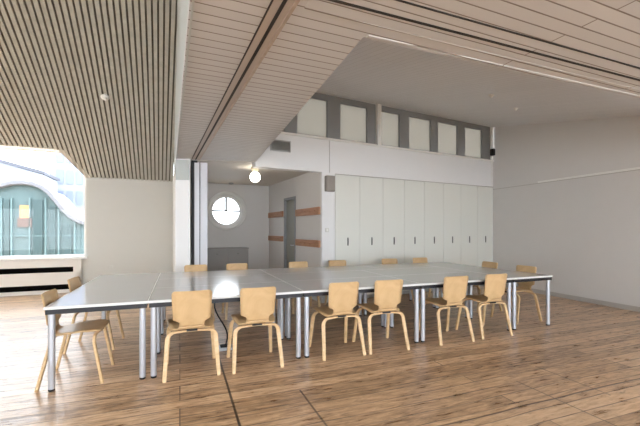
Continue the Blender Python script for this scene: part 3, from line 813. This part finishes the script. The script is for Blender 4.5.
for i, (u, v, dr) in enumerate(far):
    chair(T(u, v), FZ + 180 + dr, 'birch chair on the far side of the tables, %s from the dormer end' % order[i])
chair(T(-1.155, 4.09), TAZ + 2, 'birch plywood chair at the dormer end of the tables, close to the front corner')
chair(T(-1.20, 5.13), TAZ + 5, 'birch plywood chair at the dormer end of the tables, farther from the front corner')
chair(T(5.18, 4.26), TAZ + 180, 'birch plywood chair at the side wall end of the tables, close to the front corner')
chair(T(5.21, 5.02), TAZ + 183, 'birch plywood chair at the side wall end of the tables, farther from the front corner')

# floor power box and its cable under the table
FB = thing('floor_box', 'small metal power box on the floor under the tables', 'floor box', T(.50, 4.40), rad(90 - TAZ))
mb = MB(); mb.cbox(-.09, .09, -.07, .07, 0, .035, .006); mb.build('housing', M['silver'], FB)
mb = MB(); mb.cbox(-.06, .06, -.045, .045, .035, .05, .004); mb.build('lid', M['dark'], FB)
a = T(.50, 4.40, .045); b = T(.40, 4.28, TH - .03)
mb = MB(); pts = []
for k in range(15):
    q = k / 14; p = a.lerp(b, q); p.x += .05 * math.sin(q * math.pi * 2); p.y -= .05 * math.sin(q * math.pi); pts.append(p)
mb.tube(pts, .008, 8)
tag(mb.build('power_cable', M['cable']), 'black cable hanging from the tabletop to the floor power box', 'cable')

# ------------------------------------------------------------------ outside the dormer
FO = -6.0      # metres behind the knee wall (d negative = outside)
def onfac(px, py, d):
    r = Vector(((px - 320) / F, 1, (HY - py) / F)); t = (9.817 - d) / V.dot(Vector((r.x, r.y, 0)))
    p = Vector((0, 0, CAM_H)) + r * t
    return U.dot(Vector((p.x, p.y, 0))), p.z
outline = [(-30, 196), (-12, 189), (0, 186.5), (12, 183.5), (24, 182.8), (34, 184.2), (43, 187.5), (50, 193), (57, 201), (63, 208.5), (70, 215.5), (77, 220), (83, 222.5), (95, 224), (120, 224.5)]
op = [onfac(x, y, FO) for x, y in outline]
GB = thing('green_building', 'weathered green glazed building with a curved gable outside the dormer window', 'building', RM(op[4][0], FO, 0), rad(90 - 66.3))
s_ref = op[4][0]
def fx(p): return (p[0] - s_ref, p[1])
loc = [fx(p) for p in op]
Z0 = -2.0
mb = MB(); poly = [(x, 0, z) for x, z in loc] + [(loc[-1][0], 0, Z0), (loc[0][0], 0, Z0)]; mb.extrude(poly, (0, 3.0, 0)); mb.build('facade', M['copper_green'], GB)
mb = MB()
mb.rectbar([(x, -.02, z + .0) for x, z in loc], .22, .075, (0, 1, 0)); mb.build('parapet', M['parapet'], GB)
def fpx(px, py): return fx(onfac(px, py, FO))
def edge_z(x):
    for (a, b) in zip(loc[:-1], loc[1:]):
        if a[0] <= x <= b[0]: return a[1] + (b[1] - a[1]) * (x - a[0]) / (b[0] - a[0])
    return loc[-1][1]
for (a, b, top) in ((-12, 0, 200), (4, 10, 200), (33, 43, 200), (50, 56, 207), (62, 72, 226)):
    x0, _ = fpx(a, 220); x1, z1 = fpx(b, top)
    mb = MB(); mb.box(x0, x1, -.05, 0, Z0, z1); mb.build('window_panel', M['green_dark'], GB)
for a in (2, 12, 30, 46, 59, 75):
    x0, _ = fpx(a, 220); mb = MB(); mb.box(x0 - .025, x0 + .025, -.07, 0, Z0, min(edge_z(x0) - .1, fpx(a, 198)[1])); mb.build('mullion', M['green_mull'], GB)
mb = MB(); zt = fpx(20, 236)[1]; mb.box(loc[0][0], loc[-1][0], -.06, 0, zt - .02, zt + .02); mb.build('transom', M['green_mull'], GB)
x0, z0 = fpx(20.5, 218); x1, z1 = fpx(29.5, 205.5)
mb = MB(); mb.box(x0, x1, -.08, 0, z0, z1); mb.build('tan_window', M['tan_pane'], GB)['label'] = 'tan lit pane'
x0, z0 = fpx(18, 227); x1, z1 = fpx(32, 218)
mb = MB(); mb.box(x0, x1, -.07, 0, z0, z1); mb.build('lower_panel', M['brown_pane'], GB)

FO2 = -18.0
def f2(px, py): return onfac(px, py, FO2)
a0, zt = f2(50, 146); a1, zb = f2(100, 215)
TW = thing('apartment_tower', 'pale tower block with faint window grid beyond the curved gable', 'building', RM(a0, FO2, 0), rad(90 - 66.3))
mb = MB(); mb.box(0, a1 - a0, 0, 6, -2, zt); mb.build('wall', M['pale_tower'], TW)
for r in range(3):
    for c in range(5):
        x = .35 + c * (a1 - a0) / 5.2; z = zt - 1.0 - r * 1.35
        mb = MB(); mb.box(x, x + .36, -.05, .05, z, z + .9); mb.build('window', M['pale_glass'], TW)
b0, zr = f2(-40, 171); b1, zr2 = f2(43, 176)
WH = thing('white_house', 'white house with a grey roof edge beyond the curved gable', 'building', RM(b0, -14, 0), rad(90 - 66.3))
b0, zr = onfac(-40, 160, -14); b1, zr2 = onfac(43, 174.5, -14); _, zr3 = onfac(0, 168, -14)
WH.location = RM(b0, -14, 0)
L_ = b1 - b0
mb = MB(); mb.extrude([(0, 0, -2), (L_, 0, -2), (L_, 0, zr2), (0, 0, zr2 + .95)], (0, 3, 0)); mb.build('wall', M['pale_tower'], WH)
mb = MB(); mb.extrude([(-.1, -.15, zr2 + .95), (L_ + .1, -.15, zr2), (L_ + .1, -.15, zr2 + .16), (-.1, -.15, zr2 + 1.11)], (0, 3.3, 0)); mb.build('roof', M['pale_roof'], WH)

# ------------------------------------------------------------------ light
w = bpy.data.worlds.new('overcast'); S.world = w; w.use_nodes = True
bg = w.node_tree.nodes['Background']; bg.inputs['Color'].default_value = (.87, .935, 1, 1); bg.inputs['Strength'].default_value = 6
S.cycles.max_bounces = 10; S.cycles.diffuse_bounces = 6; S.cycles.use_denoising = True
S.view_settings.exposure = 0.68
